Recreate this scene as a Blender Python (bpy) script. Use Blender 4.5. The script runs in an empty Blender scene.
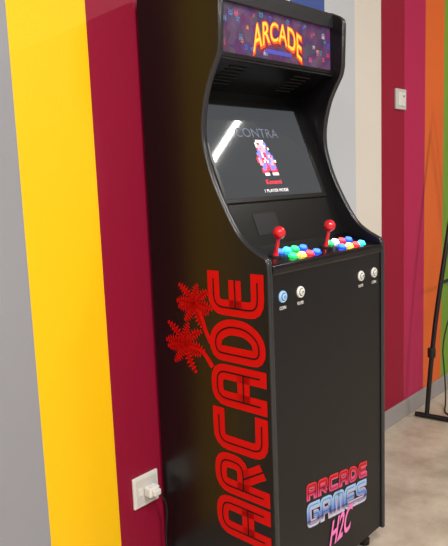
import bpy, bmesh, math, random
from mathutils import Vector, Matrix
random.seed(4)
sc=bpy.context.scene
sc.view_settings.view_transform='Standard'
COL=sc.collection

# ---------------------------------------------------------------- helpers
def s2l(c):
    c=c/255.0
    return c/12.92 if c<=.04045 else ((c+.055)/1.055)**2.4
def rgb(r,g,b): return (s2l(r),s2l(g),s2l(b),1)
def mat(name,col,rough=.5,emit=None,estr=0,metal=0,coat=0,spec=.5,bump=0,bscale=60,var=0,vscale=3,trans=0):
    m=bpy.data.materials.new(name); m.use_nodes=True
    nt=m.node_tree; b=nt.nodes['Principled BSDF']
    b.inputs['Base Color'].default_value=col
    b.inputs['Roughness'].default_value=rough
    b.inputs['Metallic'].default_value=metal
    b.inputs['Specular IOR Level'].default_value=spec
    b.inputs['Coat Weight'].default_value=coat
    b.inputs['Transmission Weight'].default_value=trans
    if emit:
        b.inputs['Emission Color'].default_value=emit
        b.inputs['Emission Strength'].default_value=estr
    if bump or var:
        tc=nt.nodes.new('ShaderNodeTexCoord'); n=nt.nodes.new('ShaderNodeTexNoise')
        nt.links.new(tc.outputs['Object'],n.inputs['Vector'])
        n.inputs['Scale'].default_value=bscale; n.inputs['Detail'].default_value=4
        if bump:
            bp=nt.nodes.new('ShaderNodeBump'); bp.inputs['Strength'].default_value=bump
            bp.inputs['Distance'].default_value=.002
            nt.links.new(n.outputs['Fac'],bp.inputs['Height']); nt.links.new(bp.outputs['Normal'],b.inputs['Normal'])
        if var:
            n2=nt.nodes.new('ShaderNodeTexNoise'); n2.inputs['Scale'].default_value=vscale; n2.inputs['Detail'].default_value=6
            nt.links.new(tc.outputs['Object'],n2.inputs['Vector'])
            mx=nt.nodes.new('ShaderNodeMix'); mx.data_type='RGBA'
            mx.inputs['A'].default_value=tuple(x*(1-var) for x in col[:3])+(1,)
            mx.inputs['B'].default_value=tuple(min(1,x*(1+var)) for x in col[:3])+(1,)
            nt.links.new(n2.outputs['Fac'],mx.inputs['Factor']); nt.links.new(mx.outputs['Result'],b.inputs['Base Color'])
    return m
def obj(name,verts,faces,m,parent=None,bevel=0,smooth=False,seg=2):
    me=bpy.data.meshes.new(name); me.from_pydata([tuple(v) for v in verts],[],faces); me.update()
    bm=bmesh.new(); bm.from_mesh(me); bmesh.ops.recalc_face_normals(bm,faces=bm.faces) if bevel or smooth=='r' else None
    bm.to_mesh(me); bm.free()
    o=bpy.data.objects.new(name,me); COL.objects.link(o)
    for mm in (m if isinstance(m,list) else [m]): me.materials.append(mm)
    if smooth:
        for p in me.polygons: p.use_smooth=True
    if parent: o.parent=parent
    if bevel:
        md=o.modifiers.new('bevel','BEVEL'); md.width=bevel; md.segments=seg; md.limit_method='ANGLE'
        md.harden_normals=False
    return o
def box(name,x0,x1,y0,y1,z0,z1,m,parent=None,bevel=0):
    v=[(x,y,z) for x in(x0,x1) for y in(y0,y1) for z in(z0,z1)]
    f=[(0,1,3,2),(4,6,7,5),(0,4,5,1),(2,3,7,6),(0,2,6,4),(1,5,7,3)]
    return obj(name,v,f,m,parent,bevel or 0)
def prism(name,prof,x0,x1,m,parent=None,bevel=0):
    n=len(prof)
    v=[(x0,a,b) for a,b in prof]+[(x1,a,b) for a,b in prof]
    f=[tuple(range(n)),tuple(range(2*n-1,n-1,-1))]+[(i,(i+1)%n,n+(i+1)%n,n+i) for i in range(n)]
    me=bpy.data.meshes.new(name); bm=bmesh.new()
    bv=[bm.verts.new(p) for p in v]
    for q in f: bm.faces.new([bv[i] for i in q])
    bmesh.ops.recalc_face_normals(bm,faces=bm.faces); bm.to_mesh(me); bm.free()
    me.materials.append(m); o=bpy.data.objects.new(name,me); COL.objects.link(o); o.parent=parent
    if bevel:
        md=o.modifiers.new('bevel','BEVEL'); md.width=bevel; md.segments=2; md.limit_method='ANGLE'
    return o
def lathe(name,prof,M,m,parent=None,n=24):
    v=[];f=[]
    for r,h in prof:
        for i in range(n):
            a=2*math.pi*i/n; v.append(M@Vector((r*math.cos(a),r*math.sin(a),h)))
    k=len(prof)
    for j in range(k-1):
        for i in range(n): f.append((j*n+i,j*n+(i+1)%n,(j+1)*n+(i+1)%n,(j+1)*n+i))
    f.append(tuple(range(n-1,-1,-1))); f.append(tuple((k-1)*n+i for i in range(n)))
    o=obj(name,v,f,m,parent,smooth='r')
    md=o.modifiers.new('es','EDGE_SPLIT'); md.split_angle=math.radians(40)
    return o
def tube(name,pts,rad,m,parent=None,smooth=True):
    cu=bpy.data.curves.new(name,'CURVE'); cu.dimensions='3D'; cu.bevel_depth=rad; cu.bevel_resolution=4; cu.use_fill_caps=True
    if smooth:
        sp=cu.splines.new('NURBS'); sp.points.add(len(pts)-1)
        for p,q in zip(sp.points,pts): p.co=(*q,1)
        sp.use_endpoint_u=True; sp.order_u=3; sp.resolution_u=10
    else:
        sp=cu.splines.new('POLY'); sp.points.add(len(pts)-1)
        for p,q in zip(sp.points,pts): p.co=(*q,1)
    o=bpy.data.objects.new(name,cu); COL.objects.link(o); cu.materials.append(m)
    dg=bpy.context.evaluated_depsgraph_get(); me=bpy.data.meshes.new_from_object(o.evaluated_get(dg))
    o2=bpy.data.objects.new(name,me); bpy.data.objects.remove(o); COL.objects.link(o2); o2.name=name
    for p in me.polygons: p.use_smooth=True
    if not me.materials: me.materials.append(m)
    o2.parent=parent
    return o2
def textmesh(name,s,width,height,fn,m,parent,shear=0,thick=0,extr=0):
    cu=bpy.data.curves.new(name,'FONT'); cu.body=s; cu.align_x='CENTER'; cu.shear=shear; cu.offset=thick; cu.extrude=extr
    o=bpy.data.objects.new(name,cu); COL.objects.link(o)
    dg=bpy.context.evaluated_depsgraph_get(); me=bpy.data.meshes.new_from_object(o.evaluated_get(dg))
    bpy.data.objects.remove(o)
    xs=[v.co.x for v in me.vertices]; ys=[v.co.y for v in me.vertices]
    w=max(xs)-min(xs); h=max(ys)-min(ys); cx=(max(xs)+min(xs))/2; cy=(max(ys)+min(ys))/2
    for v in me.vertices:
        v.co=Vector(fn((v.co.x-cx)/w*width,(v.co.y-cy)/h*height,v.co.z))
    me.materials.clear(); me.materials.append(m)
    o=bpy.data.objects.new(name,me); COL.objects.link(o); o.parent=parent
    return o
def empty(name,loc=(0,0,0),rz=0):
    e=bpy.data.objects.new(name,None); COL.objects.link(e); e.location=loc; e.rotation_euler=(0,0,rz); e.empty_display_size=.1
    return e

# stroke font ------------------------------------------------------------
FONT={'A':[[(0,0),(0,1),(1,1),(1,0)],[(0,.38),(1,.38)]],
 'R':[[(0,0),(0,1),(1,1),(1,.46),(0,.46)],[(.45,.46),(1,0)]],
 'C':[[(1,1),(0,1),(0,0),(1,0)]],
 'D':[[(0,.5),(0,1),(.62,1),(1,.72),(1,.28),(.62,0),(0,0),(0,.5)]],
 'E':[[(1,1),(0,1),(0,0),(1,0)],[(0,.5),(1,.5)]],
 'G':[[(1,1),(0,1),(0,0),(1,0),(1,.5),(.5,.5)]],
 'M':[[(0,0),(0,1),(1,1),(1,0)],[(.5,1),(.5,0)]],
 'S':[[(1,1),(0,1),(0,.5),(1,.5),(1,0),(0,0)]]}
def roundp(pts,r):
    out=[pts[0]]
    for i in range(1,len(pts)-1):
        a,b,c=map(Vector,(pts[i-1],pts[i],pts[i+1]))
        d1=(a-b); d2=(c-b); rr=min(r,d1.length*.49,d2.length*.49)
        p=b+d1.normalized()*rr; q=b+d2.normalized()*rr
        for k in range(5):
            t=k/4; out.append(tuple((1-t)**2*p+2*t*(1-t)*b+t*t*q))
    out.append(pts[-1]); return out
def ribbon(pts,w,V,F,fn,lift):
    n=len(pts); P=[Vector(p) for p in pts]; base=len(V)
    for i in range(n):
        d1=(P[i]-P[i-1]).normalized() if i>0 else (P[1]-P[0]).normalized()
        d2=(P[i+1]-P[i]).normalized() if i<n-1 else d1
        t=(d1+d2).normalized(); nn=Vector((-t.y,t.x)); k=1/max(.5,t.dot(d1))
        for s in(-1,1):
            q=P[i]+nn*s*w/2*k; V.append(fn(q.x,q.y,lift))
    for i in range(n-1): F.append((base+2*i,base+2*i+1,base+2*i+3,base+2*i+2))
def strokeword(name,word,lw,lh,gap,sw,fn,m,parent,rad=.02,inline=None,lift=.0008,inl=.005):
    V=[];F=[];V2=[];F2=[]
    x=0
    for ch in word:
        for st in FONT[ch]:
            pts=[(x+sw/2+p[0]*(lw-sw),sw/2+p[1]*(lh-sw)) for p in st]
            def ext(a,b):
                d=(Vector(a)-Vector(b)).normalized()*sw*.5; return (a[0]+d.x,a[1]+d.y)
            if pts[0]!=pts[-1]:
                inner=(st[0][1]==.38 or st[0]==(0,.5) or st[0][0]==.45)
                e0=pts[0] if inner else ext(pts[0],pts[1])
                e1=pts[-1] if inner or st[-1] in((0,.46),(.5,.5)) else ext(pts[-1],pts[-2])
                pts2=[e0]+pts[1:-1]+[e1]
            else: pts2=pts
            ribbon(roundp(pts2,rad),sw,V,F,fn,lift)
            if inline:
                ribbon(roundp(pts,rad),inl,V2,F2,fn,lift+.0007)
        x+=lw+gap
    obj(name,V,F,m,parent)
    if inline: obj(name+'_inline',V2,F2,inline,parent)

# ---------------------------------------------------------------- materials
M_black=mat('cabinet_black_laminate',rgb(16,14,17),.30,spec=.35,bump=.1,bscale=300)
M_front=mat('front_black_laminate',rgb(18,18,21),.36,spec=.33,bump=.1,bscale=300)
M_edge=mat('t_molding_black',rgb(42,43,47),.25,spec=.5)
M_bezel=mat('bezel_black',rgb(9,9,10),.3)
M_deck=mat('control_deck_black',rgb(14,14,20),.2)
M_red=mat('red_vinyl',rgb(205,8,10),.6,spec=.15)
M_inl=mat('black_vinyl',rgb(12,10,12),.6,spec=.2)
M_white=mat('white_plastic',rgb(225,225,222),.35)
M_rubber=mat('black_rubber',rgb(12,12,12),.6)

# ---------------------------------------------------------------- room
WY=1.439
FZ=-.04
X0,S=.8532,.2340
room_x0,room_x1,room_y0,CH=-3.0,6.5,-4.5,2.95
stripe_cols={-1:(146,148,155),0:(247,196,14),1:(142,18,50),2:(215,95,35),3:(120,160,60),4:(220,210,214),5:(62,84,156),6:(194,200,208),7:(220,214,206),
 8:(146,12,46),9:(178,34,82),10:(222,104,44),11:(116,158,54),12:(60,140,150),13:(60,80,150),14:(190,194,200)}
cyc=[(150,153,160),(248,203,18),(140,22,52),(215,95,35),(120,160,60)]
wm=[];wmk={}
def wmat(c):
    if c not in wmk:
        wmk[c]=len(wm); wm.append(mat('wall_paint_%d_%d_%d'%c,rgb(*c),.45,spec=.3,bump=.25,bscale=120,var=.03,vscale=2))
    return wmk[c]
V=[];F=[];mi=[]
k=int(math.floor((room_x0-X0)/S)); xa=room_x0
while xa<room_x1:
    xb=min(room_x1,X0+(k+1)*S)
    if xb>xa:
        b=len(V); V+= [(xa,WY,FZ),(xb,WY,FZ),(xb,WY,CH),(xa,WY,CH)]; F.append((b,b+1,b+2,b+3))
        mi.append(wmat(stripe_cols.get(k,cyc[(k+1)%5]))); xa=xb
    k+=1
n0=len(V); V+=[(room_x0,WY+.12,FZ),(room_x1,WY+.12,FZ),(room_x1,WY+.12,CH),(room_x0,WY+.12,CH)]; F.append((n0+3,n0+2,n0+1,n0)); mi.append(0)
wall=obj('wall_back',V,F,wm)
for p,i in zip(wall.data.polygons,mi): p.material_index=i
M_wallw=mat('wall_white_paint',rgb(180,178,175),.7)
box('wall_left',room_x0-.1,room_x0,room_y0,WY,FZ,CH,M_wallw)
box('wall_right',room_x1,room_x1+.1,room_y0,WY,FZ,CH,M_wallw)
box('wall_front',room_x0,room_x1,room_y0-.1,room_y0,FZ,CH,M_wallw)
box('ceiling',room_x0,room_x1,room_y0,WY,CH,CH+.1,mat('ceiling_white',rgb(185,185,183),.8))
M_base=mat('baseboard_paint',rgb(150,146,146),.45)
box('baseboard_back',room_x0,room_x1,WY-.014,WY-.0005,FZ,FZ+.09,M_base,bevel=.003)
mf=mat('polished_concrete_floor',rgb(176,164,150),.28,spec=.4)
nt=mf.node_tree;b=nt.nodes['Principled BSDF'];tc=nt.nodes.new('ShaderNodeTexCoord')
n1=nt.nodes.new('ShaderNodeTexNoise');n1.inputs['Scale'].default_value=5;n1.inputs['Detail'].default_value=9;n1.inputs['Roughness'].default_value=.65
cr=nt.nodes.new('ShaderNodeValToRGB');cr.color_ramp.elements[0].position=.3;cr.color_ramp.elements[0].color=rgb(156,142,126)
cr.color_ramp.elements[1].position=.7;cr.color_ramp.elements[1].color=rgb(204,191,174)
nt.links.new(tc.outputs['Object'],n1.inputs['Vector']);nt.links.new(n1.outputs['Fac'],cr.inputs['Fac']);nt.links.new(cr.outputs['Color'],b.inputs['Base Color'])
box('floor',room_x0,room_x1,room_y0,WY,FZ-.1,FZ,mf)

# ---------------------------------------------------------------- arcade cabinet
CAB=empty('arcade_cabinet',(1.2522,.9781,0),math.radians(-.8387))
W=.60;D=.449;T=.018;TOP=1.737
ctrl=[(.002,1.004),(.008,1.015),(.02,1.022),(.055,1.040),(.095,1.072),(.139,1.138),(.181,1.220),(.206,1.295),(.213,1.345),(.208,1.400),(.190,1.462),(.166,1.508),(.147,1.540),(.139,1.570)]
def catmull(P,n=6):
    out=[]
    for i in range(len(P)-1):
        p0=Vector(P[max(0,i-1)]);p1=Vector(P[i]);p2=Vector(P[i+1]);p3=Vector(P[min(len(P)-1,i+2)])
        for k in range(n):
            t=k/n
            out.append(tuple(.5*((2*p1)+(-p0+p2)*t+(2*p0-5*p1+4*p2-p3)*t*t+(-p0+3*p1-3*p2+p3)*t**3)))
    out.append(P[-1]); return out
curve=[(0,.022),(0,.98)]+catmull(ctrl)+[(.134,1.700),(.138,1.712),(.150,1.722),(.180,TOP)]
prof=curve+[(D,TOP),(D,.022)]
prism('side_panel_left',prof,0,T,M_black,CAB,.0015)
prism('side_panel_right',prof,W-T,W,M_black,CAB,.0015)
def molding(name,x0,x1):
    n=len(curve);V=[];F=[]
    pts=[Vector(c) for c in curve]
    secs=[(x0-.0008,-.0015),(x0-.0008,.0012),(x0+.004,.003),(x1-.004,.003),(x1+.0008,.0012),(x1+.0008,-.0015)]
    for i in range(n):
        a=pts[max(0,i-1)];c=pts[min(n-1,i+1)];t=(c-a).normalized();nn=Vector((-t.y,t.x))
        for x,o in secs:
            q=pts[i]+nn*o; V.append((x,q.x,q.y))
    m=len(secs)
    for i in range(n-1):
        for j in range(m-1): F.append((i*m+j,i*m+j+1,(i+1)*m+j+1,(i+1)*m+j))
    obj(name,V,F,M_edge,CAB,smooth='r')
molding('t_molding_left',0,T);molding('t_molding_right',W-T,W)
box('front_panel',T,W-T,.003,.02,.03,.985,M_front,CAB)
box('kick_base',T,W-T,.02,D-.01,.025,.045,M_black,CAB)
box('back_panel',T,W-T,D-.015,D-.002,.03,TOP-.01,M_black,CAB)
box('top_panel',T,W-T,.178,D-.015,TOP-.019,TOP-.001,M_black,CAB)
prism('control_deck',[(.0,.972),(-.004,.978),(-.005,.990),(-.001,.998),(.006,1.001),(.150,1.034),(.150,1.010),(.012,.972)],T+.0005,W-T-.0005,M_deck,CAB,.001)
def deckz(t): return 1.001+(t-.006)*(.033/.144)
tilt=math.atan2(.033,.144)
def DM(x,t): return Matrix.Translation((x,t,deckz(t)))@Matrix.Rotation(tilt,4,'X')
M_ball=mat('joystick_red',rgb(215,20,38),.18,coat=.5)
for i,jx in enumerate((.100,.343)):
    M=DM(jx,.052)
    lathe('joystick_%d_dust_washer'%(i+1),[(.019,.0),(.019,.002),(.0175,.003),(.006,.0035)],M,M_rubber,CAB)
    lathe('joystick_%d_shaft'%(i+1),[(.009,.002),(.007,.008),(.0055,.016),(.005,.055)],M,M_ball,CAB,16)
    pr=[(max(.0001,.0175*math.sin(a)),.066-.0175*math.cos(a)) for a in [math.pi*k/14 for k in range(15)]]
    lathe('joystick_%d_ball'%(i+1),pr,M,M_ball,CAB,28)
bc={'b':(25,85,255),'g':(20,225,90),'c':(40,220,245),'y':(250,225,80),'r':(250,40,50),'o':(255,130,40),'w':(235,240,255),'v':(110,60,240)}
bm_={k:mat('button_'+k,rgb(*c),.25,emit=rgb(*c),estr=1.6,coat=.3) for k,c in bc.items()}
bcap={k:mat('button_cap_'+k,rgb(*c),.2,emit=rgb(*[int(v*.8+255*.2) for v in c]),estr=3.2,coat=.3) for k,c in bc.items()}
def button(name,x,t,k,r=.0120):
    M=DM(x,t)
    lathe(name+'_rim',[(r+.0025,0),(r+.0025,.002),(r+.001,.0035),(r-.002,.0035)],M,bm_[k],CAB,24)
    lathe(name+'_cap',[(r-.002,.002),(r-.002,.0075),(r-.004,.0092),(.0005,.0098)],M,bcap[k],CAB,24)
L1=[(.150,.030,'g'),(.187,.028,'y'),(.224,.028,'r'),(.262,.030,'b'),(.146,.072,'b'),(.183,.076,'c'),(.220,.076,'g'),(.258,.074,'b')]
L2=[(.397,.030,'b'),(.434,.028,'y'),(.471,.028,'r'),(.509,.030,'c'),(.393,.072,'g'),(.430,.076,'w'),(.467,.076,'r'),(.505,.074,'b')]
for i,(x,t,k) in enumerate(L1): button('player_one_button_%d'%(i+1),x,t,k)
for i,(x,t,k) in enumerate(L2): button('player_two_button_%d'%(i+1),x,t,k)
Rf=Matrix.Rotation(math.radians(90),4,'X')
M_bluel=mat('button_ring_blue',rgb(150,185,220),.3,emit=rgb(110,170,230),estr=.3)
M_dark=mat('button_icon_black',rgb(15,15,18),.4)
for i,x in enumerate((.062,.1413,W-.1413,W-.062)):
    M=Matrix.Translation((x,.003,.912))@Rf
    n='start_button_%d'%(i+1)
    lathe(n+'_rim',[(.016,0),(.016,.003),(.0145,.005),(.011,.005)],M,M_bluel if i==0 else M_white,CAB)
    lathe(n+'_ring',[(.0105,.003),(.0105,.0054),(.0100,.0058),(.0005,.0058)],M,M_dark,CAB)
    lathe(n+'_cap',[(.0085,.004),(.0085,.0078),(.007,.0088),(.0005,.009)],M,M_bluel if i==0 else M_white,CAB)
    textmesh(n+'_icon','1P' if i==1 else ('2P' if i==2 else 'O'),.009,.008,lambda u,v,w,x=x:(x+u,.003-.0094,.912+v),M_dark,CAB,thick=.02)
    textmesh(n+'_label',('COIN','PLAYER','PLAYER','COIN')[i],.028,.009,lambda u,v,w,x=x:(x+u,.0022,.882+v),M_white,CAB,thick=.02)
t1,z1,t2,z2=.1918,1.1662,.3029,1.4379
dl=math.hypot(t2-t1,z2-z1); st,sz=(t2-t1)/dl,(z2-z1)/dl
def SP(x,s,w=0): return (x,t1+s*st-w*sz,z1+s*sz+w*st)
def slab(name,x0,x1,s0,s1,w0,w1,m,bev=0):
    v=[SP(x,s,w) for x in(x0,x1) for s in(s0,s1) for w in(w0,w1)]
    f=[(0,1,3,2),(4,6,7,5),(0,4,5,1),(2,3,7,6),(0,2,6,4),(1,5,7,3)]
    return obj(name,v,f,m,CAB,bev)
slab('bezel_board',T,W-T,-.150,.345,-.012,0,M_bezel)
sx0,sx1,ss0,ss1=.0637,W-.0637,0,dl
M_frame=mat('monitor_frame',rgb(14,14,16),.3)
slab('monitor_frame_bottom',sx0-.012,sx1+.012,ss0-.014,ss0,0,.006,M_frame,.001)
slab('monitor_frame_top',sx0-.012,sx1+.012,ss1,ss1+.012,0,.006,M_frame,.001)
slab('monitor_frame_left',sx0-.012,sx0,ss0,ss1,0,.006,M_frame,.001)
slab('monitor_frame_right',sx1,sx1+.012,ss0,ss1,0,.006,M_frame,.001)
M_scr=mat('monitor_screen',rgb(14,15,17),.045,emit=rgb(152,157,162),estr=.22,spec=.35)
slab('monitor_screen',sx0,sx1,ss0,ss1,0,.002,M_scr)
def E(name,c,s): return mat(name,rgb(*c),.4,emit=rgb(*c),estr=s)
M_eb=E('pixels_slate_blue',(74,84,106),.35);M_er=E('pixels_red',(225,30,60),.9);M_ew=E('pixels_white',(240,235,240),.85);M_ebl=E('pixels_violet_blue',(110,110,215),.8);M_esk=E('pixels_skin',(245,150,160),.8)
scx=.300
textmesh('screen_title','CONTRA',.205,.030,lambda u,v,w:SP(scx+u,.208+v,.0026),M_eb,CAB,thick=.0)
textmesh('screen_credit_line','Konami',.075,.015,lambda u,v,w:SP(scx+u,.046+v,.0026),M_er,CAB,thick=.02)
textmesh('screen_player_line','1 PLAYER MODE',.115,.010,lambda u,v,w:SP(scx+u,.018+v,.0026),M_ew,CAB)
sprite=["...WWWWW....","..WRRWWBB...","..WSSSSWB...","..RSBSSS.W..","..BBSSSBB...",".BBBWRRBBB..",".RBBWRRBWRB.","RSBRRWRBBSB.","RSSRWRWBBSSW",".SSBBRBBSSR.","..BBBRRBBBB.",".RBBRRRBBBR.",".RRRR..RRRR.","..WWW..WWWW."]
pm={'W':M_ew,'S':M_esk,'R':M_er,'B':M_ebl}
for key,m in pm.items():
    V=[];F=[]
    px=.0074;py=.0084
    for r_,row in enumerate(sprite):
        for c_,ch in enumerate(row):
            if ch==key:
                b=len(V);x=scx-.044+c_*px;s=.176-r_*py
                V+=[SP(x,s,.0026),SP(x+px,s,.0026),SP(x+px,s+py,.0026),SP(x,s+py,.0026)];F.append((b,b+1,b+2,b+3))
    obj('screen_character_'+key,V,F,m,CAB)
M_plate=mat('instruction_plate_grey',rgb(34,34,38),.3)
slab('instruction_plate',.150,.255,-.115,-.050,0,.0015,M_plate)
prism('speaker_panel',[(.322,1.484),(.165,1.546),(.165,1.556),(.330,1.494)],T,W-T,M_bezel,CAB)
for i,cx in enumerate((.15,.45)):
    for j in range(6):
        t=.20+j*.016; z=1.484+(.322-t)*(.062/.157)
        box('speaker_slot_%d_%d'%(i+1,j+1),cx-.04,cx+.04,t,t+.005,z-.004,z-.0016,M_rubber,CAB)
# --- marquee
MT=.182
box('marquee_retainer_bottom',T,W-T,MT-.012,MT+.01,1.540,1.558,M_edge,CAB,.002)
box('marquee_retainer_top',T,W-T,MT-.012,MT+.01,1.690,TOP-.002,M_edge,CAB,.002)
mm=bpy.data.materials.new('marquee_artwork'); mm.use_nodes=True
nt=mm.node_tree;b=nt.nodes['Principled BSDF'];b.inputs['Roughness'].default_value=.25
tc=nt.nodes.new('ShaderNodeTexCoord')
vo=nt.nodes.new('ShaderNodeTexVoronoi');vo.inputs['Scale'].default_value=38
no=nt.nodes.new('ShaderNodeTexNoise');no.inputs['Scale'].default_value=9;no.inputs['Detail'].default_value=3
r1=nt.nodes.new('ShaderNodeValToRGB')
cols=[(0,(40,22,50)),(.38,(60,32,70)),(.5,(78,42,80)),(.6,(54,34,74)),(.75,(76,38,62))]
for i,(p,c) in enumerate(cols):
    e=r1.color_ramp.elements[i] if i<2 else r1.color_ramp.elements.new(p)
    e.position=p;e.color=rgb(*c)
mx=nt.nodes.new('ShaderNodeMix');mx.data_type='RGBA';mx.inputs['Factor'].default_value=.03
nt.links.new(tc.outputs['Object'],vo.inputs['Vector']);nt.links.new(tc.outputs['Object'],no.inputs['Vector'])
nt.links.new(no.outputs['Fac'],r1.inputs['Fac']);nt.links.new(r1.outputs['Color'],mx.inputs['A']);nt.links.new(vo.outputs['Color'],mx.inputs['B'])
nt.links.new(mx.outputs['Result'],b.inputs['Base Color']);nt.links.new(mx.outputs['Result'],b.inputs['Emission Color']);b.inputs['Emission Strength'].default_value=.6
box('marquee_panel',T,W-T,MT,MT+.006,1.556,1.692,mm,CAB)
box('marquee_lightbox_back',T,W-T,MT+.08,MT+.09,1.55,1.69,M_black,CAB)
M_or=E('marquee_orange',(230,74,24),.65);M_yel=E('marquee_yellow',(250,180,45),.65);M_dr=E('marquee_dark_red',(120,20,26),.4)
def arc(u,v): return (u,v+.010-.30*u*u/.12)
def MF(dx,dz,w0):
    def fn(u,v,w):
        a,c=arc(u,v*(1+.5*abs(u)/.12)); return (.305+a+dx,MT-w0,1.628+c+dz)
    return fn
textmesh('marquee_title_shadow','ARCADE',.247,.066,MF(.003,-.004,.0006),M_dr,CAB,thick=.06)
textmesh('marquee_title','ARCADE',.238,.058,MF(0,0,.0012),M_or,CAB,thick=.05)
textmesh('marquee_title_highlight','ARCADE',.232,.050,MF(-.001,.002,.0018),M_yel,CAB,thick=.006)
pal=[E('marquee_cyan',(66,112,150),.45),E('marquee_pink',(175,66,105),.45),E('marquee_gold',(205,120,58),.5),E('marquee_blue',(68,68,160),.45),E('marquee_white',(170,152,175),.45)]
acc=[([],[]) for _ in pal]
for q in range(46):
    cx=random.uniform(.03,W-.03);cz=random.uniform(1.570,1.680)
    if .17<cx<.43 and 1.592<cz<1.665: continue
    ci=random.randrange(5);p=random.uniform(.0014,.0026);V,F=acc[ci]
    for r_ in range(7):
        for c_ in range(4):
            if random.random()<.55:
                for sgn in ((c_,-c_) if c_ else (0,)):
                    x=cx+sgn*p;z=cz+(r_-3)*p
                    if 1.56<z<1.685 and T+.002<x<W-T-.004:
                        b=len(V);V+=[(x,MT-.0006-q*1e-5,z),(x+p,MT-.0006-q*1e-5,z),(x+p,MT-.0006-q*1e-5,z+p),(x,MT-.0006-q*1e-5,z+p)];F.append((b,b+1,b+2,b+3))
for (V,F),m in zip(acc,pal): obj('marquee_characters',V,F,m,CAB)
box('marquee_caption_bar',.245,.37,MT-.0012,MT-.0002,1.577,1.589,pal[3],CAB)
# --- side artwork
LH=.200;t0=.014;zb=.207
def SA(u,v,w): return (-w,t0+v,zb+u)
strokeword('side_logo_letters','ARCADE',.121,LH,.0088,.044,SA,M_red,CAB,rad=.032,inline=M_inl,inl=.0046)
def frond(cx,cy,ang,ln,V,F,curl,w0=.019):
    n=9;P=[]
    a=ang
    x,y=cx,cy
    for i in range(n):
        P.append((x,y));x+=math.cos(a)*ln/(n-1);y+=math.sin(a)*ln/(n-1);a+=curl/(n-1)
    for i in range(n-1):
        f0=i/(n-1);f1=(i+1)/(n-1)
        ws=w0*math.sin(math.pi*min(1,f0*.85+.12));we=w0*.45*math.sin(math.pi*min(1,f1*.85+.12))
        d=(Vector(P[i+1])-Vector(P[i])).normalized();nn=Vector((-d.y,d.x))
        for sg in(-1,1):
            b=len(V)
            p=Vector(P[i]);q=Vector(P[i+1])
            tip=p+nn*sg*ws+d*.006
            for pt in(p,q,tip): V.append((-.001,pt.x,pt.y))
            F.append((b,b+1,b+2))
            b=len(V);
            for pt in(p-nn*sg*.0012,q-nn*sg*.0012,q+nn*sg*we*.6,p+nn*sg*we*.6): V.append((-.001,pt.x,pt.y))
            F.append((b,b+1,b+2,b+3))
V=[];F=[]
for (cx,cy,s) in((.272,.876,1.1),(.318,.752,1.25)):
    for k in range(9):
        a=2*math.pi*k/9+.25
        frond(cx,cy,a,.066*s*(1+.15*math.sin(k*2.3)),V,F,(.9 if math.cos(a)*1>0 else -.9)*(1 if math.sin(a)<0 else -1)*.6)
def trunk(pts):
    P=catmull(pts,8)
    for i in range(len(P)-1):
        w=.0055+.004*(i/len(P)); d=(Vector(P[i+1])-Vector(P[i])).normalized();nn=Vector((-d.y,d.x));b=len(V)
        for pt in(Vector(P[i])-nn*w,Vector(P[i])+nn*w,Vector(P[i+1])+nn*w*.85,Vector(P[i+1])-nn*w*.85): V.append((-.0009,pt.x,pt.y))
        F.append((b,b+1,b+2,b+3))
trunk([(.272,.876),(.245,.845),(.228,.80),(.210,.77)])
trunk([(.318,.752),(.28,.752),(.24,.735),(.208,.70)])
obj('side_logo_palm_trees',V,F,M_red,CAB)
# --- front logo
def gradmat(name,stops,z0,z1):
    m=bpy.data.materials.new(name);m.use_nodes=True;nt=m.node_tree;b=nt.nodes['Principled BSDF'];b.inputs['Roughness'].default_value=.4
    tc=nt.nodes.new('ShaderNodeTexCoord');sp=nt.nodes.new('ShaderNodeSeparateXYZ');mr=nt.nodes.new('ShaderNodeMapRange')
    ad=nt.nodes.new('ShaderNodeMath');ad.operation='MULTIPLY_ADD';ad.inputs[1].default_value=.15
    nt.links.new(tc.outputs['Object'],sp.inputs[0]);nt.links.new(sp.outputs['X'],ad.inputs[0]);nt.links.new(sp.outputs['Z'],ad.inputs[2])
    mr.inputs['From Min'].default_value=z0;mr.inputs['From Max'].default_value=z1
    nt.links.new(ad.outputs[0],mr.inputs['Value'])
    r=nt.nodes.new('ShaderNodeValToRGB')
    for i,(p,c) in enumerate(stops):
        el=r.color_ramp.elements[i] if i<2 else r.color_ramp.elements.new(p)
        el.position=p;el.color=rgb(*c)
    nt.links.new(mr.outputs['Result'],r.inputs['Fac']);nt.links.new(r.outputs['Color'],b.inputs['Base Color'])
    return m
sl=-.15
def FL(zb_):
    return lambda u,v,w:(.150+u,.003-w,zb_+v+sl*u)
G1=gradmat('front_logo_red_pink',[(0,(215,60,120)),(.5,(195,20,50)),(1,(225,30,40))],.325,.375)
G2=gradmat('front_logo_chrome',[(0,(150,90,190)),(.3,(200,200,225)),(.48,(40,50,110)),(.55,(90,120,200)),(1,(150,190,235))],.22,.295)
M_wht=mat('logo_outline_white',rgb(205,180,200),.4)
strokeword('front_logo_arcade_outline','ARCADE',.0525,.052,.0045,.0175,FL(.298),mat('logo_outline_pink',rgb(225,110,150),.4),CAB,rad=.006,lift=.0006)
strokeword('front_logo_arcade','ARCADE',.0525,.052,.0045,.0145,FL(.298),G1,CAB,rad=.006,lift=.0012,inline=M_inl,inl=.0015)
strokeword('front_logo_games_outline','GAMES',.066,.076,.001,.0235,FL(.214),M_wht,CAB,rad=.010,lift=.0006)
strokeword('front_logo_games','GAMES',.066,.076,.001,.0185,FL(.214),G2,CAB,rad=.010,lift=.0012,inline=M_inl,inl=.0015)
M_pk=mat('logo_script_pink',rgb(240,120,190),.4)
textmesh('front_logo_script','H2C',.140,.082,lambda u,v,w:(.328+u,.0006,.146+v+.10*u),M_pk,CAB,shear=.5,thick=.022)
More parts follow.
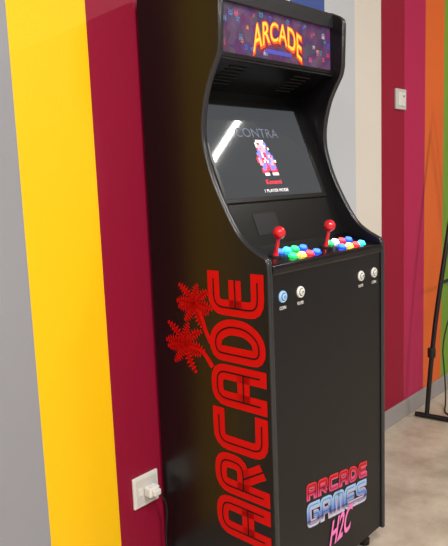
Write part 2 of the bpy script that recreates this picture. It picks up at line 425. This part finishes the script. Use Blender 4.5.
for i,(x,y) in enumerate(((.05,.05),(W-.05,.05),(.05,D-.05),(W-.05,D-.05))):
    lathe('levelling_foot_%d'%(i+1),[(.016,FZ),(.018,FZ+.003),(.018,FZ+.020),(.014,FZ+.024),(.008,FZ+.028),(.008,.030)],Matrix.Translation((x,y,0)),M_rubber,CAB,20)

# ---------------------------------------------------------------- wall socket with plug
SO=empty('wall_socket',(1.190,WY,.282))
M_sock=mat('socket_white',rgb(222,220,215),.35)
box('socket_plate',-.050,.050,-.009,-.0005,-.050,.050,M_sock,SO,.003)
box('socket_recess',-.040,.040,-.0105,-.009,-.040,.040,mat('socket_inner',rgb(205,203,198),.4),SO,.001)
box('socket_rocker_switch',-.034,-.018,-.0135,-.010,-.010,.014,M_sock,SO,.001)
box('plug_body',-.012,.030,-.040,-.010,-.018,.014,M_white,SO,.006)
box('plug_grip',-.004,.024,-.052,-.039,-.012,.008,M_white,SO,.004)
tube('plug_cable',[(.024,-.045,-.006),(.038,-.048,-.030),(.052,-.045,-.08),(.050,-.03,-.16),(.060,-.025,-.26),(.075,-.02,-.317)],.0035,M_rubber,SO)
# ---------------------------------------------------------------- wall control on the right
SW=empty('wall_light_switch',(2.905,WY,1.570))
box('switch_plate',-.052,.052,-.012,-.0005,-.048,.048,mat('switch_plate_grey',rgb(196,196,198),.4),SW,.003)
box('switch_rocker_1',-.036,-.002,-.016,-.011,-.032,.032,M_sock,SW,.002)
box('switch_rocker_2',.002,.036,-.016,-.011,-.032,.032,M_sock,SW,.002)
box('switch_indicator',.012,.022,-.0175,-.0155,.010,.018,E('indicator_dark',(60,70,80),.2),SW)
# ---------------------------------------------------------------- stand
ST=empty('display_easel_stand',(.085,.03,FZ))
M_tube=mat('stand_black_metal',rgb(14,14,16),.35)
tube('leg_1',[(2.915,1.300,.015),(2.945,1.290,.37),(3.02,1.265,.80),(3.13,1.24,1.27),(3.22,1.22,1.64)],.012,M_tube,ST)
tube('leg_2',[(3.555,1.300,.015),(3.52,1.290,.37),(3.45,1.265,.80),(3.34,1.24,1.27),(3.22,1.22,1.64)],.012,M_tube,ST)
tube('foot_1',[(2.912,1.36,.014),(2.95,1.0,.014)],.013,M_tube,ST,False)
tube('foot_2',[(3.558,1.36,.014),(3.52,1.0,.014)],.013,M_tube,ST,False)
tube('cross_bar',[(3.00,1.27,.70),(3.47,1.27,.70)],.009,M_tube,ST,False)
lathe('clamp',[(.016,0),(.020,.004),(.020,.046),(.016,.05)],Matrix.Translation((2.944,1.290,.32)),M_rubber,ST,16)
tube('floor_power_cable',[(3.50,1.41,.42),(3.34,1.40,.30),(3.30,1.36,.10),(3.22,1.32,FZ+.012),(3.12,1.29,FZ+.005),(3.08,1.22,FZ+.005),(3.18,1.12,FZ+.005),(3.5,1.0,FZ+.005)],.004,M_rubber)

# ---------------------------------------------------------------- lighting
M_fix=mat('fixture_white_metal',rgb(225,225,225),.4)
def fixture(i,x,y,L,p,wd=.05):
    f=empty('ceiling_light_fixture' if i==0 else 'ceiling_light_fixture.%03d'%i,(x,y,CH))
    box('fixture_housing',-.06,.06,-L/2-.02,L/2+.02,-.045,-.001,M_fix,f,.003)
    ld=bpy.data.lights.new('fluorescent_tube','AREA');ld.shape='RECTANGLE';ld.size=wd;ld.size_y=L;ld.energy=p;ld.color=(1,.965,.915)
    lo=bpy.data.objects.new('fluorescent_tube',ld);COL.objects.link(lo);lo.parent=f;lo.location=(0,0,-.048)
fixture(0,3.64,-.14,.62,22,.04)
fixture(1,.75,-.6,1.2,66)
fixture(2,-1.4,-.6,1.2,74)
fixture(3,3.62,-2.8,1.2,68)
fixture(4,.9,-2.8,1.2,52)
fixture(5,-1.4,-2.8,1.2,52)
w=bpy.data.worlds.new('World');sc.world=w;w.use_nodes=True;w.node_tree.nodes['Background'].inputs[0].default_value=(.5,.5,.52,1);w.node_tree.nodes['Background'].inputs[1].default_value=.3

# ---------------------------------------------------------------- camera
cd=bpy.data.cameras.new('camera');co=bpy.data.objects.new('camera',cd);COL.objects.link(co)
cd.sensor_fit='HORIZONTAL';cd.sensor_width=36;cd.lens=632.04/448*36;cd.clip_start=.02
fw=Vector((.73523489,.66189694,-.14602087));r=Vector((.66429687,-.74646099,-.03880278));up=-Vector((-.13468232,-.06847205,-.98852023))
M=Matrix((r,up,-fw)).transposed().to_4x4();M.translation=Vector((0,0,1.2217));co.matrix_world=M
sc.camera=co
